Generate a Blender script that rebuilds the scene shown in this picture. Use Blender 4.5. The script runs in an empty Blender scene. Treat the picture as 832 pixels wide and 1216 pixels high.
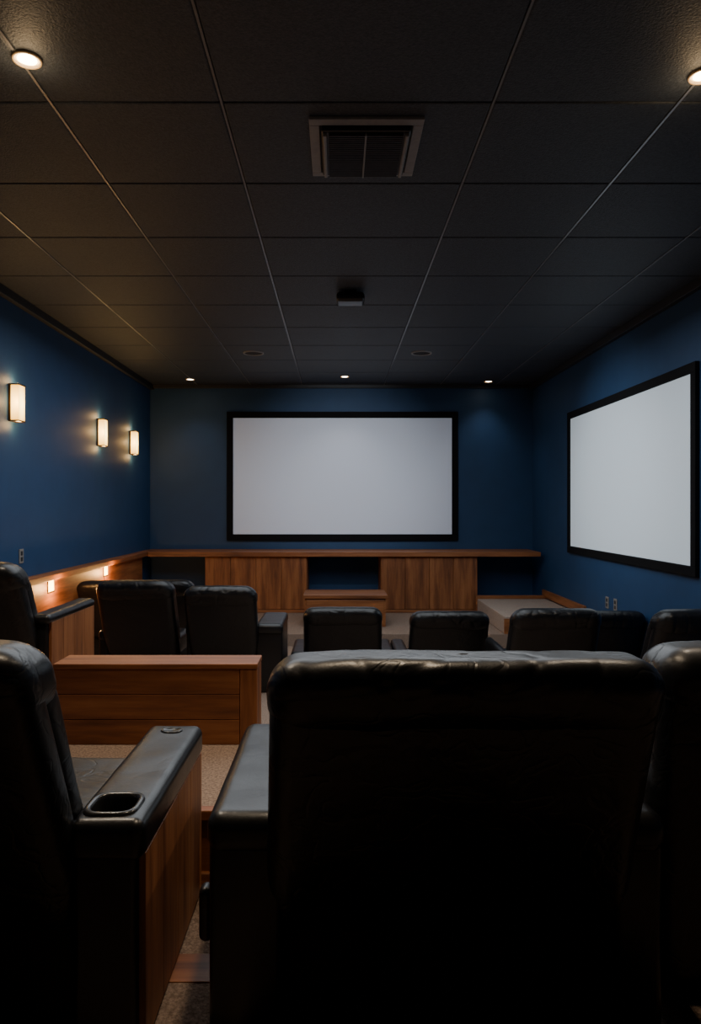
import bpy, bmesh, math, random
from mathutils import Vector, noise, Matrix
random.seed(4)
S = bpy.context.scene
COL = S.collection
CAMZ = 1.8
XL, XR, YB, YR, ZC = -2.57, 2.69, 9.85, -1.6, 3.48
def Z(v): return v + CAMZ

# ------------------------------------------------------------------ materials
def new_mat(name):
    m = bpy.data.materials.new(name); m.use_nodes = True
    nt = m.node_tree
    return m, nt, nt.nodes['Principled BSDF']
def noise_node(nt, scale, stretch=(1, 1, 1), detail=4.0, rough=0.55, dist=0.0):
    tc = nt.nodes.new('ShaderNodeTexCoord'); mp = nt.nodes.new('ShaderNodeMapping')
    mp.inputs['Scale'].default_value = stretch
    n = nt.nodes.new('ShaderNodeTexNoise'); n.inputs['Scale'].default_value = scale
    n.inputs['Detail'].default_value = detail; n.inputs['Roughness'].default_value = rough
    n.inputs['Distortion'].default_value = dist
    nt.links.new(tc.outputs['Object'], mp.inputs['Vector']); nt.links.new(mp.outputs['Vector'], n.inputs['Vector'])
    return n
def ramp(nt, src, stops):
    r = nt.nodes.new('ShaderNodeValToRGB')
    el = r.color_ramp.elements
    while len(el) < len(stops): el.new(0.5)
    for e, (p, c) in zip(el, stops): e.position = p; e.color = (*c, 1)
    nt.links.new(src, r.inputs['Fac']); return r
def bump(nt, bs, src, strength, dist, prev=None):
    b = nt.nodes.new('ShaderNodeBump'); b.inputs['Strength'].default_value = strength
    b.inputs['Distance'].default_value = dist
    if prev: nt.links.new(prev.outputs['Normal'], b.inputs['Normal'])
    nt.links.new(src, b.inputs['Height']); nt.links.new(b.outputs['Normal'], bs.inputs['Normal'])
    return b
def noisy(name, c0, c1, scale, rough, stretch=(1, 1, 1), bs_=0.0, bd=0.002, bscale=None, metal=0.0, p0=0.3, p1=0.7, spec=0.5):
    m, nt, bs = new_mat(name)
    n = noise_node(nt, scale, stretch)
    r = ramp(nt, n.outputs['Fac'], [(p0, c0), (p1, c1)])
    nt.links.new(r.outputs['Color'], bs.inputs['Base Color'])
    bs.inputs['Roughness'].default_value = rough; bs.inputs['Metallic'].default_value = metal
    bs.inputs['Specular IOR Level'].default_value = spec
    if bs_ > 0:
        n2 = noise_node(nt, bscale, stretch) if bscale else n
        bump(nt, bs, n2.outputs['Fac'], bs_, bd)
    return m
def leather(name, c_s, w_s, rlo, rhi):
    m, nt, bs = new_mat(name)
    n = noise_node(nt, 5)
    r = ramp(nt, n.outputs['Fac'], [(0.3, (0.006, 0.006, 0.007)), (0.7, (0.010, 0.010, 0.011))])
    nt.links.new(r.outputs['Color'], bs.inputs['Base Color'])
    rr = ramp(nt, n.outputs['Fac'], [(0.3, (rlo,) * 3), (0.7, (rhi,) * 3)])
    nt.links.new(rr.outputs['Color'], bs.inputs['Roughness'])
    crease = noise_node(nt, 5.5, (1, 1, 1.4), 2, 0.45, 1.3)
    b1 = bump(nt, bs, crease.outputs['Fac'], c_s, 0.018)
    # thin wrinkle lines: ridges of a distorted noise
    wr = noise_node(nt, 9, (1, 1, 1.2), 2, 0.5, 0.8)
    a = nt.nodes.new('ShaderNodeMath'); a.operation = 'SUBTRACT'; a.inputs[1].default_value = 0.5
    nt.links.new(wr.outputs['Fac'], a.inputs[0])
    ab = nt.nodes.new('ShaderNodeMath'); ab.operation = 'ABSOLUTE'; nt.links.new(a.outputs[0], ab.inputs[0])
    rg = ramp(nt, ab.outputs[0], [(0.0, (0, 0, 0)), (0.045, (1, 1, 1))])
    b2 = bump(nt, bs, rg.outputs['Color'], w_s, 0.004, b1)
    grain = noise_node(nt, 170, (1, 1, 1), 2)
    bump(nt, bs, grain.outputs['Fac'], 0.14, 0.002, b2)
    return m
def wood(name, stretch):
    m, nt, bs = new_mat(name)
    n = noise_node(nt, 3.2, stretch, 6, 0.6)
    n2 = noise_node(nt, 14, stretch, 4, 0.6)
    mx = nt.nodes.new('ShaderNodeMath'); mx.operation = 'MULTIPLY_ADD'
    mx.inputs[1].default_value = 0.35
    nt.links.new(n2.outputs['Fac'], mx.inputs[0]); nt.links.new(n.outputs['Fac'], mx.inputs[2])
    r = ramp(nt, mx.outputs[0], [(0.45, (0.105, 0.032, 0.010)), (0.66, (0.26, 0.088, 0.027)), (0.85, (0.40, 0.150, 0.050))])
    nt.links.new(r.outputs['Color'], bs.inputs['Base Color'])
    bs.inputs['Roughness'].default_value = 0.5
    bump(nt, bs, n2.outputs['Fac'], 0.12, 0.002)
    return m
def emit(name, col, strength, base=(0.8, 0.8, 0.8)):
    m, nt, bs = new_mat(name)
    n = noise_node(nt, 40)
    r = ramp(nt, n.outputs['Fac'], [(0.0, tuple(c * 0.97 for c in col)), (1.0, col)])
    nt.links.new(r.outputs['Color'], bs.inputs['Emission Color'])
    bs.inputs['Base Color'].default_value = (*base, 1)
    bs.inputs['Emission Strength'].default_value = strength
    bs.inputs['Roughness'].default_value = 0.8
    bs.inputs['Specular IOR Level'].default_value = 0.2
    return m
def hotspot_glass(name):
    # frosted glass, with a bulb's hot spot put into its emission; no bulb inside
    m, nt, bs = new_mat(name)
    tc = nt.nodes.new('ShaderNodeTexCoord'); mp = nt.nodes.new('ShaderNodeMapping')
    mp.inputs['Location'].default_value = (-.3, 0, 0); mp.inputs['Scale'].default_value = (6.5, 9, 5.2)
    g = nt.nodes.new('ShaderNodeTexGradient'); g.gradient_type = 'SPHERICAL'
    nt.links.new(tc.outputs['Object'], mp.inputs['Vector']); nt.links.new(mp.outputs['Vector'], g.inputs['Vector'])
    r = ramp(nt, g.outputs['Fac'], [(0.0, (1.0, .43, .04)), (0.75, (1.0, .72, .22))])
    nt.links.new(r.outputs['Color'], bs.inputs['Emission Color'])
    s_ = nt.nodes.new('ShaderNodeMapRange'); s_.inputs['To Min'].default_value = 2.2; s_.inputs['To Max'].default_value = 10.0
    nt.links.new(g.outputs['Fac'], s_.inputs['Value']); nt.links.new(s_.outputs['Result'], bs.inputs['Emission Strength'])
    bs.inputs['Base Color'].default_value = (.8, .55, .2, 1); bs.inputs['Roughness'].default_value = .6
    return m
M = {}
M['wall'] = noisy('navy_paint', (0.0115, 0.053, 0.140), (0.0135, 0.060, 0.158), 5, 0.6, bs_=0.12, bd=0.001, bscale=260)
M['tile'] = noisy('charcoal_tile', (0.025, 0.032, 0.043), (0.055, 0.067, 0.086), 80, 0.58, bs_=0.75, bd=0.005, bscale=110)
M['grid'] = noisy('grid_metal', (0.23, 0.235, 0.25), (0.28, 0.285, 0.30), 20, 0.32, metal=0.5)
M['dark'] = noisy('dark_gap', (0.008, 0.008, 0.009), (0.012, 0.012, 0.012), 20, 0.8)
M['crown'] = noisy('dark_trim_paint', (0.02, 0.022, 0.027), (0.028, 0.03, 0.035), 20, 0.5)
M['carpet'] = noisy('carpet', (0.16, 0.105, 0.075), (0.44, 0.315, 0.235), 110, 0.95, bs_=0.9, bd=0.008, bscale=190)
M['beige'] = noisy('beige_carpet', (0.30, 0.225, 0.175), (0.55, 0.43, 0.35), 110, 0.95, bs_=0.8, bd=0.006, bscale=190)
M['wx'] = wood('walnut_x', (0.35, 4, 4)); M['wy'] = wood('walnut_y', (4, 0.35, 4)); M['wz'] = wood('walnut_z', (4, 4, 0.35))
M['leather'] = leather('black_leather', .28, .20, .31, .40)
M['armleather'] = leather('smooth_black_leather', .10, .04, .30, .36)
M['shell'] = noisy('black_shell', (0.006, 0.006, 0.0065), (0.010, 0.010, 0.010), 8, 0.55, bs_=0.2, bd=0.002, bscale=140, spec=0.3)
M['plastic'] = noisy('black_plastic', (0.010, 0.010, 0.011), (0.014, 0.014, 0.015), 12, 0.35)
M['rim'] = noisy('glossy_rim', (0.014, 0.014, 0.015), (0.020, 0.020, 0.021), 12, 0.24)
M['frame'] = noisy('black_velvet', (0.004, 0.004, 0.005), (0.007, 0.007, 0.008), 60, 0.8, spec=0.15)
M['screen'] = emit('screen_back', (0.66, 0.77, 0.98), 0.13, (.58, .61, .68))
M['screen2'] = emit('screen_side', (0.72, 0.88, 1.0), 0.30, (.60, .64, .68))
M['ventgrey'] = noisy('vent_paint', (0.26, 0.26, 0.265), (0.32, 0.32, 0.325), 30, 0.5)
M['slat'] = noisy('slat_metal', (0.04, 0.04, 0.042), (0.055, 0.055, 0.057), 30, 0.45)
M['bronze'] = noisy('bronze', (0.06, 0.033, 0.012), (0.10, 0.055, 0.02), 30, 0.4, metal=0.6)
M['sconce'] = hotspot_glass('sconce_glass')
M['lamp_warm'] = emit('lamp_warm', (1.0, 0.78, 0.42), 26)
M['lamp_glow'] = emit('lamp_glow_ring', (1.0, 0.55, 0.15), 4.5)  # amber edge glow around the lens, put into a ring as emission
M['lamp_cool'] = emit('lamp_neutral', (1.0, 0.86, 0.68), 18)
M['step'] = emit('step_lamp', (1.0, 0.58, 0.10), 8.0)
M['ring'] = noisy('ring_paint', (0.38, 0.28, 0.17), (0.45, 0.33, 0.2), 30, 0.45)
M['plate'] = noisy('plate_plastic', (0.24, 0.22, 0.20), (0.28, 0.26, 0.24), 30, 0.45)

# ------------------------------------------------------------------ mesh helpers
def link(name, bm, mat, parent=None, smooth=False):
    bmesh.ops.recalc_face_normals(bm, faces=bm.faces[:])
    me = bpy.data.meshes.new(name); bm.to_mesh(me); bm.free()
    me.materials.append(mat)
    if smooth:
        for p in me.polygons: p.use_smooth = True
    o = bpy.data.objects.new(name, me); COL.objects.link(o)
    if parent: o.parent = parent
    return o
def rbox(bm, lo, hi, r, n=(1, 1, 1), k=2, deform=None):
    lo = Vector(lo); hi = Vector(hi); c = (lo + hi) / 2; a = (hi - lo) / 2
    r = min(r, min(a) * 0.98)
    ax = []
    for d in range(3):
        inn = a[d] - r
        e = [math.tan(math.pi / 4 * i / k) * r for i in range(1, k + 1)]
        ax.append([-inn - x for x in reversed(e)] + [-inn + 2 * inn * i / n[d] for i in range(n[d] + 1)] + [inn + x for x in e])
    N = [len(x) - 1 for x in ax]; V = {}
    def v(i, j, l):
        key = (i, j, l)
        if key not in V:
            p = Vector((ax[0][i], ax[1][j], ax[2][l]))
            q = Vector([max(-(a[d] - r), min(a[d] - r, p[d])) for d in range(3)])
            dd = p - q
            p = c + q + (dd.normalized() * r if dd.length > 1e-9 else dd)
            V[key] = bm.verts.new(deform(p) if deform else p)
        return V[key]
    for i in range(N[0]):
        for j in range(N[1]):
            for l in (0, N[2]): bm.faces.new([v(i, j, l), v(i + 1, j, l), v(i + 1, j + 1, l), v(i, j + 1, l)])
    for i in range(N[0]):
        for l in range(N[2]):
            for j in (0, N[1]): bm.faces.new([v(i, j, l), v(i + 1, j, l), v(i + 1, j, l + 1), v(i, j, l + 1)])
    for j in range(N[1]):
        for l in range(N[2]):
            for i in (0, N[0]): bm.faces.new([v(i, j, l), v(i, j + 1, l), v(i, j + 1, l + 1), v(i, j, l + 1)])
    return bm
def box(lo, hi, bm=None, r=0.004):
    bm = bm or bmesh.new()
    if r > 0: return rbox(bm, lo, hi, r, k=1)
    vs = [bm.verts.new((x, y, z)) for x in (lo[0], hi[0]) for y in (lo[1], hi[1]) for z in (lo[2], hi[2])]
    for f in ((0, 1, 3, 2), (4, 5, 7, 6), (0, 1, 5, 4), (2, 3, 7, 6), (0, 2, 6, 4), (1, 3, 7, 5)):
        bm.faces.new([vs[i] for i in f])
    return bm
def lathe(prof, seg=32, bm=None, c=(0, 0, 0), sx=1.0, sy=1.0, sq=2.0):
    bm = bm or bmesh.new(); rings = []
    def pt(a):
        ca, sa = math.cos(a), math.sin(a)
        f = (abs(ca) ** sq + abs(sa) ** sq) ** (-1 / sq)
        return ca * f, sa * f
    for r, z in prof:
        if r < 1e-6: rings.append([bm.verts.new((c[0], c[1], c[2] + z))])
        else: rings.append([bm.verts.new((c[0] + sx * r * pt(2 * math.pi * i / seg)[0], c[1] + sy * r * pt(2 * math.pi * i / seg)[1], c[2] + z)) for i in range(seg)])
    for A, B in zip(rings, rings[1:]):
        for i in range(seg):
            j = (i + 1) % seg
            if len(A) == 1 and len(B) == 1: continue
            if len(A) == 1: bm.faces.new([A[0], B[i], B[j]])
            elif len(B) == 1: bm.faces.new([A[i], A[j], B[0]])
            else: bm.faces.new([A[i], A[j], B[j], B[i]])
    return bm
def thing(name, label, cat, loc=(0, 0, 0), rz=0, group=None):
    o = bpy.data.objects.new(name, None); COL.objects.link(o)
    o.empty_display_size = 0.1
    o.location = loc; o.rotation_euler = (0, 0, rz)
    o['label'] = label; o['category'] = cat
    if group: o['group'] = group
    return o
def struct(name, bm, mat, label, cat):
    o = link(name, bm, mat); o['kind'] = 'structure'; o['label'] = label; o['category'] = cat
    return o

# ------------------------------------------------------------------ room shell
T = 0.12
struct('floor', box((XL, YR, -T), (XR, YB, 0), r=0), M['carpet'], 'lowest carpeted floor under the front row of recliners', 'floor')
def tier(x0, x1, y0, y1, top, label):
    return struct('floor', box((x0, y0, 0), (x1, y1, top), r=0), M['carpet'], label, 'floor')
zA, zL, zP, zB, zS, zR = Z(-1.17), Z(-0.945), Z(-1.10), Z(-1.5), Z(-1.37), Z(-1.6)
tier(XL, -0.10, YR, 2.25, zA, 'carpeted tier under the left foreground recliner')
tier(-0.10, XR, YR, 3.6, zA, 'carpeted tier under the centre foreground recliner')
tier(XL, -0.10, 2.25, 3.05, zL, 'carpeted landing under the wooden half wall')
tier(XL, -1.0, 3.05, 5.1, zP, 'carpeted tier behind the wooden half wall')
tier(-1.0, -0.30, 3.05, 5.1, zB, 'carpeted aisle behind the wooden half wall')
tier(XL, -0.30, 5.1, 7.7, zB, 'carpeted tier under the pair of recliners at left')
tier(1.1, XR, 3.7, 6.08, zR, 'carpeted tier under the right side recliners')
tier(XL, XR, 7.7, YB, zS, 'carpeted stage floor in front of the wood cabinets')
struct('wall_left', box((XL - T, YR, 0), (XL, YB, ZC + .1), r=0), M['wall'], 'navy blue left wall with three lit sconces', 'wall')
struct('wall_right', box((XR, YR, 0), (XR + T, YB, ZC + .1), r=0), M['wall'], 'navy blue right wall behind the side screen', 'wall')
struct('wall_back', box((XL - T, YB, 0), (XR + T, YB + T, ZC + .1), r=0), M['wall'], 'navy blue end wall behind the main screen', 'wall')
struct('wall_rear', box((XL - T, YR - T, 0), (XR + T, YR, ZC + .1), r=0), M['wall'], 'navy blue wall behind the camera', 'wall')
# ceiling: tiles with gaps in one mesh
gx = [XL, -1.92, -1.19, -0.48, 0.65, 1.42, 2.18, XR]
gy = [YR] + [2.975 + 0.745 * k for k in range(-6, 10)] + [YB]
gy = sorted(y for y in gy if YR <= y <= YB)
bm = box((XL, YR, ZC + 0.03), (XR, YB, ZC + 0.10), r=0)
for a, b in zip(gx, gx[1:]):
    for c, d in zip(gy, gy[1:]):
        if d - c < 0.05: continue
        rbox(bm, (a + .006, c + .0035, ZC), (b - .006, d - .0035, ZC + 0.03), 0.008, k=1)
struct('ceiling', bm, M['tile'], 'dark charcoal ceiling of square acoustic tiles', 'ceiling')
bm = bmesh.new()
for x in gx[1:-1]: box((x - 0.005, YR, ZC - 0.001), (x + 0.005, YB, ZC + 0.02), bm, r=0)
struct('trim_1', bm, M['grid'], 'long grey metal bars between the ceiling tiles', 'trim')
struct('trim_2', box((XL, YR, ZC - 0.07), (XL + 0.05, YB, ZC)), M['crown'], 'dark moulding along the top of the left wall', 'trim')
struct('trim_3', box((XR - 0.05, YR, ZC - 0.07), (XR, YB, ZC)), M['crown'], 'dark moulding along the top of the right wall', 'trim')
struct('trim_4', box((XL + .05, YB - 0.04, ZC - 0.05), (XR - .05, YB, ZC)), M['crown'], 'dark moulding along the top of the end wall', 'trim')
struct('trim_5', box((XL, 1.76, zA - .02), (-.15, 1.87, zA + 0.003), r=0.001), M['wx'], 'wooden strip across the carpet between the foreground recliners', 'trim')
bm = box((XL, 2.232, zA), (-0.10, 2.25, zL - .03)); box((XL, 2.215, zA), (-0.1, 2.235, zA + .035), bm); box((XL, 2.22, zL - 0.03), (-.10, 2.26, zL + .003), bm)
struct('trim_6', bm, M['wx'], 'wooden riser of the step before the half wall', 'trim')
struct('baseboard_right', box((XR - 0.03, 7.72, Z(-1.165)), (XR, 9.3, Z(-1.07))), M['wy'], 'wood baseboard along right wall over the carpeted platform', 'baseboard')

# ------------------------------------------------------------------ recliners
def nz(x, y, z): return noise.noise(Vector((x, y, z)))
def cut_hole(o, cx, cy, r, z0, z1, sq):
    bm = lathe([(0, z0), (r, z0), (r, z1), (0, z1)], 40, c=(cx, cy, 0), sq=sq)
    c = link('cutter', bm, M['plastic'])
    md = o.modifiers.new('b', 'BOOLEAN'); md.operation = 'DIFFERENCE'; md.object = c; md.solver = 'EXACT'
    par = o.parent; o.parent = None
    bpy.context.view_layer.update()
    me = bpy.data.meshes.new_from_object(o.evaluated_get(bpy.context.evaluated_depsgraph_get()))
    o.modifiers.clear(); o.data = me; o.parent = par
    bpy.data.objects.remove(c, do_unlink=True)
def recliner(label, loc, bw, sw, awL, awR, h, ah=0.51, panelL=False, panelR=False, rz=0, hi=False, cups='', lever=False, group=None, seed=0, s=0.46, armfront=0.93, flare=.05, th=None, zb=.20, pt=.09):
    t = thing('recliner', label, 'recliner', loc, rz, group)
    q = 3 if hi else 2
    if th is None: th = .18 if hi else .20
    def lean(p):
        f = 1 + flare * max(0, (h - .1 - p.z)) / (h - .1)
        return Vector((p.x * f, p.y + s * (h - p.z), p.z))
    def d_shell(p):
        e = 0.005 * nz(p.x * 3 + seed, 7, p.z * 4)
        return lean(Vector((p.x, p.y + e - 0.012 * math.cos(p.x / bw * 3.0), p.z)))
    def groove(v, wdt): return max(0.0, 1 - abs(v) / wdt) ** 2
    fk = .5
    def d_head(p):
        top = max(0, (p.z - (h - 0.12)) / 0.12)
        w = nz(p.x * 6 + seed * 3.1, 3, p.z * 5) * 0.006 + nz(p.x * 15 + seed, p.y * 9, p.z * 7) * 0.003
        # soft gathered folds on the pillow
        fo = fk * (groove(nz(p.x * 7.5 + seed * 2.3, p.y * 2.5, p.z * 3.5), .16) * .007 + groove(nz(p.x * 4 + seed, 9 + p.y * 3, p.z * 12), .12) * .005)
        droop = 0.012 * (abs(p.x) / (bw / 2)) ** 4
        z = p.z + top * (w * 0.2 - droop - fo * .15)
        y = p.y + w * 0.8 + 0.003 * nz(p.x * 11 + seed, 1, p.z * 14) - 0.012 * math.cos(p.x / bw * 3.0)
        y += fo if p.y < th / 2 else -fo
        return lean(Vector((p.x, y, z)))
    def d_soft(p):
        return lean(Vector((p.x, p.y + 0.006 * nz(p.x * 6 + seed, 5, p.z * 6), p.z)))
    ro = .05 if hi else .065
    b = bmesh.new(); rbox(b, (-bw / 2, 0, zb), (bw / 2, .12 if hi else .14, h - .036), ro, (8 * q, 1, 7 * q), 4, d_shell)
    link('backrest', b, M['leather'], t, True)
    hr = .068 if hi else .088
    b = bmesh.new(); rbox(b, (-bw / 2 - .005, -.014, h - (.165 if hi else .195)), (bw / 2 + .005, th, h), hr, (32 * q, 3 * q, 4 * q), 8, d_head)
    link('headrest', b, M['leather'], t, True)
    b = bmesh.new(); rbox(b, (-bw / 2 + .006, .07, .38), (bw / 2 - .006, th + .004, h - .075), .055, (6 * q, 1, 6 * q), 4, d_soft)
    link('back_cushion', b, M['leather'], t, True)
    def d_seat(p): return Vector((p.x, p.y, p.z + 0.005 * nz(p.x * 6 + seed, p.y * 6, 2)))
    b = bmesh.new(); rbox(b, (-sw / 2 + .003, .36, .25), (sw / 2 - .003, .93, .42), .05, (5 * q, 5 * q, 1), 3, d_seat)
    link('seat', b, M['leather'], t, True)
    b = bmesh.new(); rbox(b, (-sw / 2 + .01, .895, .08), (sw / 2 - .01, .955, .30), .028, (4, 1, 3), 3)
    link('footrest', b, M['leather'], t, True)
    b = bmesh.new(); rbox(b, (-sw / 2 + .006, .30, 0), (sw / 2 - .006, .89, .27), .01, (1, 1, 1), 2)
    link('base', b, M['shell'], t)
    for sd, aw, pn in ((-1, awL, panelL), (1, awR, panelR)):
        if aw <= 0: continue
        x0, x1 = sorted((sd * sw / 2, sd * (sw / 2 + aw)))
        px = 0.014 if pn else 0.0
        bx0, bx1 = (x0 + px, x1) if sd < 0 else (x0, x1 - px)
        b = bmesh.new(); rbox(b, (bx0, .27, 0), (bx1, armfront - .02, ah - .03), .018, (1, 2, 2), 3)
        arm = link('armrest', b, M['armleather'], t, True)
        def d_pad(p): return Vector((p.x, p.y, p.z + .0020 * nz(p.x * 12 + seed, p.y * 9, 4)))
        side = 'L' if sd < 0 else 'R'
        b = bmesh.new(); rbox(b, (x0 - .004, .25, ah - pt), (x1 + .004, armfront, ah), .026 if cups else .036, (2 * q, 8 * q, 1), 4, d_pad)
        pad = link('arm_pad', b, M['armleather'], None, True)
        if side in cups:
            r = min(.050, aw * .345); cx, cy = (x0 + x1) / 2 - .004, .335
            cut_hole(pad, cx, cy, r, ah - .085, ah + .05, 3.6)
            cut_hole(arm, cx, cy, r, ah - .085, ah + .05, 3.6)
            pad.parent = arm
            b = lathe([(r - .006, -.078), (r - .005, -.003), (r - .003, .005), (r + .002, .0075), (r + .008, .006), (r + .011, -.001), (r + .011, -.005)], 64, c=(cx, cy, ah), sq=3.6)
            lathe([(0, -.078), (r - .006, -.078)], 64, b, (cx, cy, ah), sq=3.6)
            link('cup_holder', b, M['rim'], arm, True)
            b = lathe([(0, .0015), (.017, .0015), (.020, .005), (.025, .004), (.027, .001), (.027, -.004)], 32, c=((x0 + x1) / 2, armfront - .07, ah), sx=1.2, sy=.95)
            link('control_button', b, M['rim'], arm, True)
        else:
            pad.parent = arm
        if pn:
            xa, xb = (x0, x0 + .016) if sd < 0 else (x1 - .016, x1)
            b = bmesh.new(); n = 4; y0, y1 = .285, armfront - .012
            for i in range(n):
                box((xa, y0 + (y1 - y0) * i / n + .0007, .012), (xb, y0 + (y1 - y0) * (i + 1) / n - .0007, ah - pt + .007), b, .0015)
            w = link('side_panel', b, M['wz'], t); w['label'] = 'walnut panel on outer side of arm'
    if lever:
        b = bmesh.new(); rbox(b, (-sw / 2 - awL - .028, .30, .205), (-sw / 2 - awL + .002, .345, .325), .0145, (1, 1, 3), 3)
        link('recline_lever', b, M['plastic'], t, True)
    return t
recliner('largest black leather recliner in the centre foreground, seen squarely from behind', (.243, 1.28, zA), .745, .72, .162, .105, .893, hi=True, lever=True, seed=1, flare=.12)
recliner('black recliner in left foreground with cup holder armrest and tall walnut side panel', (-.915, 1.25, zA), .70, .70, .145, .155, .918, hi=True, panelR=True, cups='LR', seed=2, th=.19)
recliner('black recliner cut off by right edge of frame, beside the largest recliner', (1.112, 1.61, zA), .74, .72, 0, .10, .850, hi=True, seed=3, s=.12, zb=.01, flare=.0)
recliner('black recliner with wooden arm side, behind the half wall at the far left edge', (-1.89, 3.33, zP), .76, .70, .10, .10, .84, ah=.56, pt=.05, panelR=True, seed=4)
recliner('left one of the two black recliners directly behind the wooden half wall', (-1.58, 5.5, zB), .60, .54, .07, 0, .93, seed=5, flare=.0)
recliner('right one of the two black recliners behind the wooden half wall, nearest the aisle', (-.915, 5.5, zB), .565, .52, .04, .215, .885, ah=.56, seed=6, flare=.0)
recliner('partly hidden black recliner next to left wall, under the glowing step lights', (-2.205, 6.72, zB), .54, .52, 0, 0, .80, seed=7, flare=.0)
recliner('mostly hidden black recliner peeking out between the two recliners behind the half wall', (-1.635, 6.72, zB), .54, .52, 0, 0, .81, seed=8, flare=.0)
recliner('black front row recliner directly before the low wooden bench and main screen', (.05, 6.1, 0), .68, .66, .13, .13, .935, seed=9)
recliner('black front row recliner second from the bench, before the right cabinet', (.976, 6.1, 0), .68, .66, .12, .08, .90, seed=10)
recliner('black recliner before the carpeted platform at the right, left of two more recliners', (1.595, 5.1, zR), .64, .58, .06, .04, .865, seed=11)
recliner('black recliner half hidden between two others beneath the outlets of the right wall', (2.335, 6.12, 0), .68, .60, .04, .04, .90, seed=12, flare=.0)
recliner('black recliner against the right wall beneath the side screen, cut by the frame edge', (2.382, 4.60, zR), .58, .50, 0, 0, .93, rz=0.05, seed=13, flare=.0)

# ------------------------------------------------------------------ half wall
t = thing('half_wall', 'low wooden half wall of horizontal planks on the carpeted landing', 'half wall', (-.72, 2.92, zL))
X0, X1 = -1.126 + .72, -.317 + .72; H = .945 - .622
b = bmesh.new()
for i in range(3):
    z0 = 0 + (H - .022) * i / 3; z1 = (H - .022) * (i + 1) / 3
    box((X0, -.078, z0 + .001), (X1 - .07, -.05, z1 - .001), b, .002)
link('plank_panel', b, M['wx'], t)
link('core', box((X0, -.05, 0), (X1 - .005, .075, H - .022)), M['wx'], t)
link('end_post', box((X1 - .068, -.080, 0), (X1, .08, H - .022)), M['wz'], t)
link('cap', box((X0, -.084, H - .022), (X1 + .002, .09, H)), M['wx'], t)

# ------------------------------------------------------------------ back cabinets, ledges
LZ = Z(-.58)
def cabinet(label, x0, x1, nd):
    cx = (x0 + x1) / 2; w = x1 - x0; hh = LZ - .06 - zS
    t = thing('cabinet', label, 'cabinet', (cx, 9.55, zS))
    link('body', box((-w / 2, -.27, 0), (w / 2, .28, hh)), M['wz'], t)
    for i in range(nd):
        a = -w / 2 + .006 + (w - .012) * i / nd; c = -w / 2 + .006 + (w - .012) * (i + 1) / nd
        d = link('door', box((a + .002, -.292, .045), (c - .002, -.27, hh - .012)), M['wz'], t)
    link('toe_kick', box((-w / 2 + .01, -.282, 0), (w / 2 - .01, -.27, .04)), M['wx'], t)
    return t
cabinet('wooden cabinet left of the low bench, under the main screen', -1.71, -.385, 4)
cabinet('wooden cabinet right of the low bench, under the main screen', .566, 1.82, 4)
o = link('countertop', box((XL + .14, 9.2, LZ - .06), (XR - .07, YB, LZ)), M['wx']); o['label'] = 'long wooden counter ledge across the end wall above the cabinets'; o['category'] = 'counter'
t = thing('low_bench', 'low wooden bench box between the two cabinets below the main screen', 'bench', (.095, 8.43, zS))
link('body', box((-.46, -.26, 0), (.46, .27, .325)), M['wx'], t)
link('front_panel', box((-.44, -.272, .03), (.44, -.26, .31)), M['wx'], t)
link('top', box((-.48, -.285, .325), (.48, .28, .365)), M['wx'], t)
t = thing('wall_ledge', 'wood capped wainscot ledge running along the left wall under the sconces', 'ledge', (XL, 7.2, zB))
link('panel', box((0, -2.08, 0), (.07, .49, LZ - .05 - zB)), M['wy'], t)
link('panel', box((0, .51, zS - zB), (.07, 2.0, LZ - .05 - zB)), M['wy'], t)
link('cap', box((0, -2.09, LZ - .05 - zB), (.138, 2.64, LZ - zB)), M['wy'], t)
for y, lb in ((6.25, 'glowing step light nearer the arm of the far left recliner'), (7.73, 'glowing step light farther along the left ledge, near the end wall')):
    t = thing('step_light', lb, 'step light', (XL + .07, y, Z(-.69)), 0, 'step lights under the left ledge')
    b = box((0, -.072, -.06), (.008, .072, -.046)); box((0, -.072, .046), (.008, .072, .06), b); box((0, -.072, -.046), (.008, -.06, .046), b); box((0, .06, -.046), (.008, .072, .046), b)
    link('bezel', b, M['bronze'], t)
    link('lens', box((0, -.06, -.046), (.005, .06, .046), r=0), M['step'], t)
    l = bpy.data.lights.new('step_lamp', 'POINT'); l.energy = 11.0; l.color = (1, .50, .16); l.shadow_soft_size = .03
    lo = bpy.data.objects.new('step_lamp', l); COL.objects.link(lo); lo.location = (XL + .18, y, Z(-.71))
t = thing('carpeted_platform', 'low carpeted platform with wood rim in the far right corner', 'platform', (2.23, 8.65, zS))
link('body', box((-.43, -.925, 0), (.46, .54, .19), r=.01), M['beige'], t)
link('front_panel', box((-.43, -.94, 0), (.46, -.927, .165)), M['wx'], t)
link('rim', box((-.445, .54, 0), (.46, .565, .235)), M['wx'], t)

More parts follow.
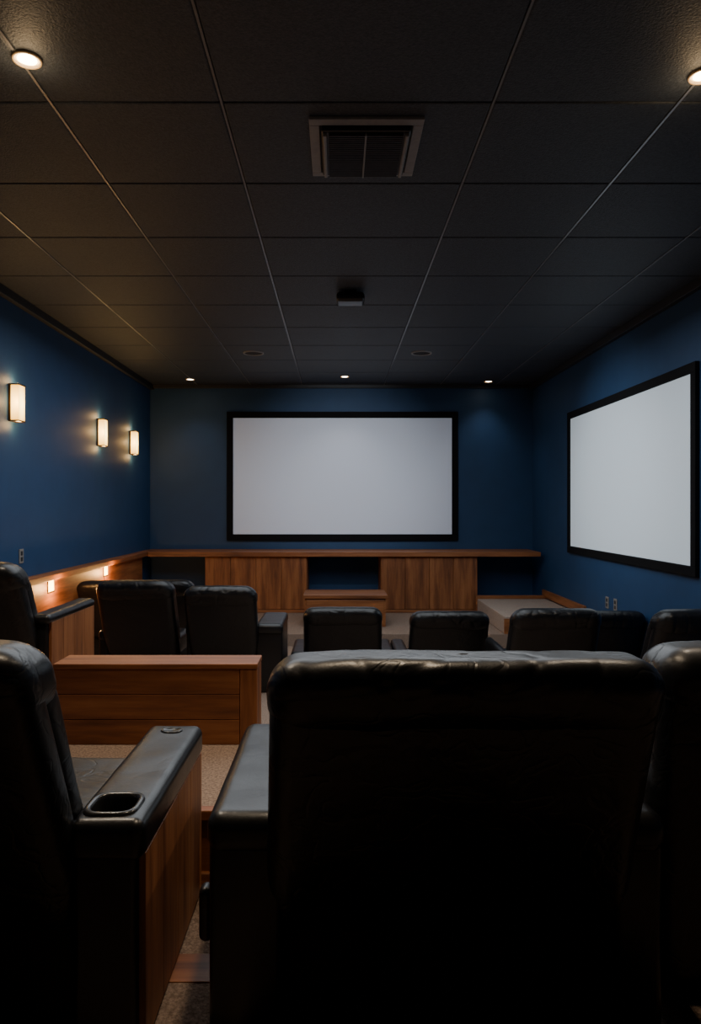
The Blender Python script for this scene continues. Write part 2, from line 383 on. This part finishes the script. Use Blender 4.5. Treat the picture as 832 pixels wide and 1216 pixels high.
# ------------------------------------------------------------------ screens
t = thing('projection_screen', 'large pale main projection screen in black frame on the end wall', 'projection screen', (.075, YB, Z(-.46)))
def screen(t, half, hgt, fr, mat, axis, dp):
    def B(a0, a1, d0, d1, z0, z1, b=None):
        if axis == 'y': return box((a0, -d1, z0), (a1, -d0, z1), b)
        return box((-d1, a0, z0), (-d0, a1, z1), b)
    b = B(-half, half, 0, dp, 0, fr); B(-half, half, 0, dp, hgt - fr, hgt, b)
    B(-half, -half + fr, 0, dp, fr, hgt - fr, b); B(half - fr, half, 0, dp, fr, hgt - fr, b)
    link('frame', b, M['frame'], t)
    link('screen_surface', B(-half + fr, half - fr, .005, dp - .015, fr, hgt - fr), mat, t)
screen(t, 1.585, 1.765, .085, M['screen'], 'y', .05)
t = thing('projection_screen', 'bright side projection screen in black frame on the right wall', 'projection screen', (XR, 6.79, Z(-.525)))
screen(t, 1.48, 1.61, .078, M['screen2'], 'x', .035)

# ------------------------------------------------------------------ sconces
def lamp(kind, name, loc, e, col, size=.05, **kw):
    l = bpy.data.lights.new(name, kind); l.energy = e; l.color = col
    if kind != 'AREA': l.shadow_soft_size = size
    for k_, v_ in kw.items(): setattr(l, k_, v_)
    o = bpy.data.objects.new(name, l); COL.objects.link(o); o.location = loc
    return o
def aim(o, p): o.rotation_euler = (Vector(p) - o.location).to_track_quat('-Z', 'Y').to_euler()
for y, z, lb in ((5.66, .82, 'glowing wall sconce on the left wall, largest and closest to the frame edge'), (7.72, .80, 'middle of the three glowing sconces on the left wall'), (8.92, .797, 'glowing wall sconce on the left wall closest to the end wall')):
    t = thing('wall_sconce', lb, 'wall sconce', (XL, y, Z(z)), 0, 'sconces on the left wall')
    link('back_plate', box((0, -.068, -.148), (.018, .068, .148)), M['bronze'], t)
    link('lamp_shade', box((.018, -.060, -.138), (.078, .060, .138), r=.003), M['sconce'], t, False)
    for zz in (-.148, .137): link('band', box((.010, -.064, zz), (.084, .064, zz + .011), r=.002), M['bronze'], t)
    for dz in (-.17, .17):
        lamp('POINT', 'sconce_lamp', (XL + .06, y, Z(z) + dz), 1.5, (1, .60, .22), .03)
    for dy in (-.10, .10):
        lamp('POINT', 'sconce_lamp', (XL + .08, y + dy, Z(z)), 1.3, (1, .60, .22), .03)

# ------------------------------------------------------------------ ceiling fittings
def downlight(x, y, r, mat, lb, e, col, ang, glow):
    t = thing('downlight', lb, 'downlight', (x, y, ZC), 0, 'recessed ceiling downlights')
    link('trim_ring', lathe([(r * .80, -.002), (r * .84, -.010), (r * .95, -.012), (r, -.006), (r, 0)], 36), M['ring'], t, True)
    link('glow_ring', lathe([(r * .66, -.005), (r * .82, -.003)], 36), M['lamp_glow'], t, True)
    link('lens', lathe([(0, -.007), (r * .55, -.007), (r * .68, -.004)], 36), mat, t, True)
    lamp('SPOT', 'downlight_lamp', (x, y, ZC - .03), e, col, .05, spot_size=math.radians(ang), spot_blend=1.0)
    if glow: lamp('POINT', 'downlight_glow', (x, y, ZC - .07), glow, (1, .68, .36), .05)
downlight(-1.16, 2.68, .054, M['lamp_warm'], 'bright warm downlight in the ceiling at upper left', 105, (1, .82, .62), 130, 1.3)
downlight(1.42, 2.78, .054, M['lamp_warm'], 'bright warm downlight in the ceiling cut by the right edge', 80, (1, .82, .62), 130, 1.3)
downlight(-1.925, 9.40, .06, M['lamp_cool'], 'small downlight near the end wall above the left side of the main screen', 10, (.95, .96, 1.0), 100, 0)
downlight(.1, 9.2, .06, M['lamp_cool'], 'small downlight near the end wall above the centre of the main screen', 22, (.95, .96, 1.0), 110, 0)
downlight(2.02, 9.55, .06, M['lamp_cool'], 'small downlight near the end wall in the right corner', 12, (.95, .96, 1.0), 95, 0)
def area(loc, e, col, sx, sy, rot=(0, 0, 0)):
    l = bpy.data.lights.new('room_fill', 'AREA'); l.shape = 'RECTANGLE'; l.size = sx; l.size_y = sy; l.energy = e; l.color = col
    o = bpy.data.objects.new('room_fill', l); COL.objects.link(o); o.location = loc; o.rotation_euler = rot
area((0, 5.4, ZC - .20), 90, (.88, .94, 1.0), 3.4, 3.6)  # added soft fill under the ceiling, belongs to no fitting
lamp('SPOT', 'aisle_fill', (.10, 1.75, ZC - .05), 85, (1, .78, .54), .08, spot_size=math.radians(84), spot_blend=1.0)  # unseen spot added to light the aisle carpet and walnut side panel
pl = lamp('SPOT', 'projector_lamp', (.14, 5.80, ZC - .06), 200, (.84, .92, 1.0), .03, spot_size=math.radians(45), spot_blend=1.0)
aim(pl, (.075, 9.85, Z(.42)))
pl = lamp('SPOT', 'side_screen_fill', (-.6, 7.1, ZC - .12), 145, (.82, .93, 1.0), .03, spot_size=math.radians(48), spot_blend=1.0)  # added spot that brightens the side screen; no second projector stands here
aim(pl, (2.69, 7.0, Z(.32)))
for x, lb in ((-.91, 'round dark ceiling speaker left of the centre downlight'), (.92, 'round dark ceiling speaker right of the centre downlight')):
    t = thing('ceiling_speaker', lb, 'ceiling speaker', (x, 7.8, ZC), 0, 'round ceiling speakers')
    link('rim', lathe([(.095, -.004), (.10, -.012), (.112, -.010), (.114, 0)], 36), M['ventgrey'], t, True)
    link('grille', lathe([(0, -.006), (.06, -.007), (.096, -.005)], 36), M['dark'], t, True)
t = thing('projector', 'small black box mounted under the ceiling in line with the main screen', 'projector', (.105, 5.60, ZC))
link('mount', lathe([(.0, -.02), (.05, -.02), (.05, 0)], 24), M['plastic'], t)
b = bmesh.new(); rbox(b, (-.11, -.09, -.090), (.11, .09, -.016), .03, (1, 1, 1), 4); link('body', b, M['plastic'], t, True)
bm = lathe([(0, 0), (.022, 0), (.026, .012), (.026, .03)], 24)
bmesh.ops.rotate(bm, verts=bm.verts[:], cent=(0, 0, 0), matrix=Matrix.Rotation(math.pi / 2, 3, 'X'))
bmesh.ops.translate(bm, vec=(.04, .115, -.055), verts=bm.verts[:]); link('lens', bm, M['dark'], t, True)
t = thing('ceiling_vent', 'square grey framed air vent with black grille set in the ceiling', 'ceiling vent', (.128, 3.34, ZC))
b = box((-.25, -.265, -.016), (.25, -.215, 0)); box((-.25, .225, -.016), (.25, .265, 0), b); box((-.25, -.215, -.016), (-.205, .225, 0), b); box((.205, -.215, -.016), (.25, .225, 0), b)
link('frame', b, M['ventgrey'], t)
link('housing', box((-.198, -.208, -.034), (.198, .220, -.004), r=.008), M['plastic'], t)
b = bmesh.new()
for i in range(23):
    y = -.185 + .385 * i / 22
    box((-.165, y, -.046), (.165, y + .007, -.033), b, 0)
link('grille', b, M['slat'], t)
link('divider', box((-.004, -.192, -.050), (.004, .213, -.033)), M['ventgrey'], t)
for xs in (-1, 1):
    b = bmesh.new(); rbox(b, (xs * .182 - .008, -.19, -.050), (xs * .182 + .008, .21, -.032), .005, k=2); link('flap', b, M['ventgrey'], t)

# ------------------------------------------------------------------ plates
def plate(name, lb, cat, loc, sx, w=.075, hh=.115):
    t = thing(name, lb, cat, loc)
    x0, x1 = sorted((0, sx * .008))
    link('cover_plate', box((x0, -w / 2, -hh / 2), (x1, w / 2, hh / 2), r=.002), M['plate'], t)
    for zz in (-.024, .024):
        x0, x1 = sorted((sx * .007, sx * .012))
        link('socket' if cat == 'outlet' else 'rocker', box((x0, -.017, zz - .017), (x1, .017, zz + .017), r=.002), M['crown'], t)
plate('switch_plate', 'small switch plate on the left wall above the ledge', 'switch', (XL, 5.82, Z(-.40)), 1)
plate('wall_outlet', 'outlet plate low on the right wall, left one of the adjacent pair', 'outlet', (XR, 7.12, Z(-.95)), -1)
plate('wall_outlet', 'outlet plate low on the right wall, right one of the adjacent pair', 'outlet', (XR, 6.91, Z(-.945)), -1)

# ------------------------------------------------------------------ world, camera
w = bpy.data.worlds.new('World'); S.world = w; w.use_nodes = True
w.node_tree.nodes['Background'].inputs['Color'].default_value = (0.02, 0.022, 0.028, 1)
w.node_tree.nodes['Background'].inputs['Strength'].default_value = 0.3
cam = bpy.data.cameras.new('Camera'); co = bpy.data.objects.new('Camera', cam); COL.objects.link(co)
co.location = (0, 0, CAMZ); co.rotation_euler = (math.pi / 2, 0, 0)
cam.sensor_fit = 'VERTICAL'; cam.sensor_height = 36; cam.lens = 850 / 1216 * 36
cam.shift_x = 16 / 1216; cam.shift_y = -6 / 1216; cam.clip_start = 0.05
S.camera = co
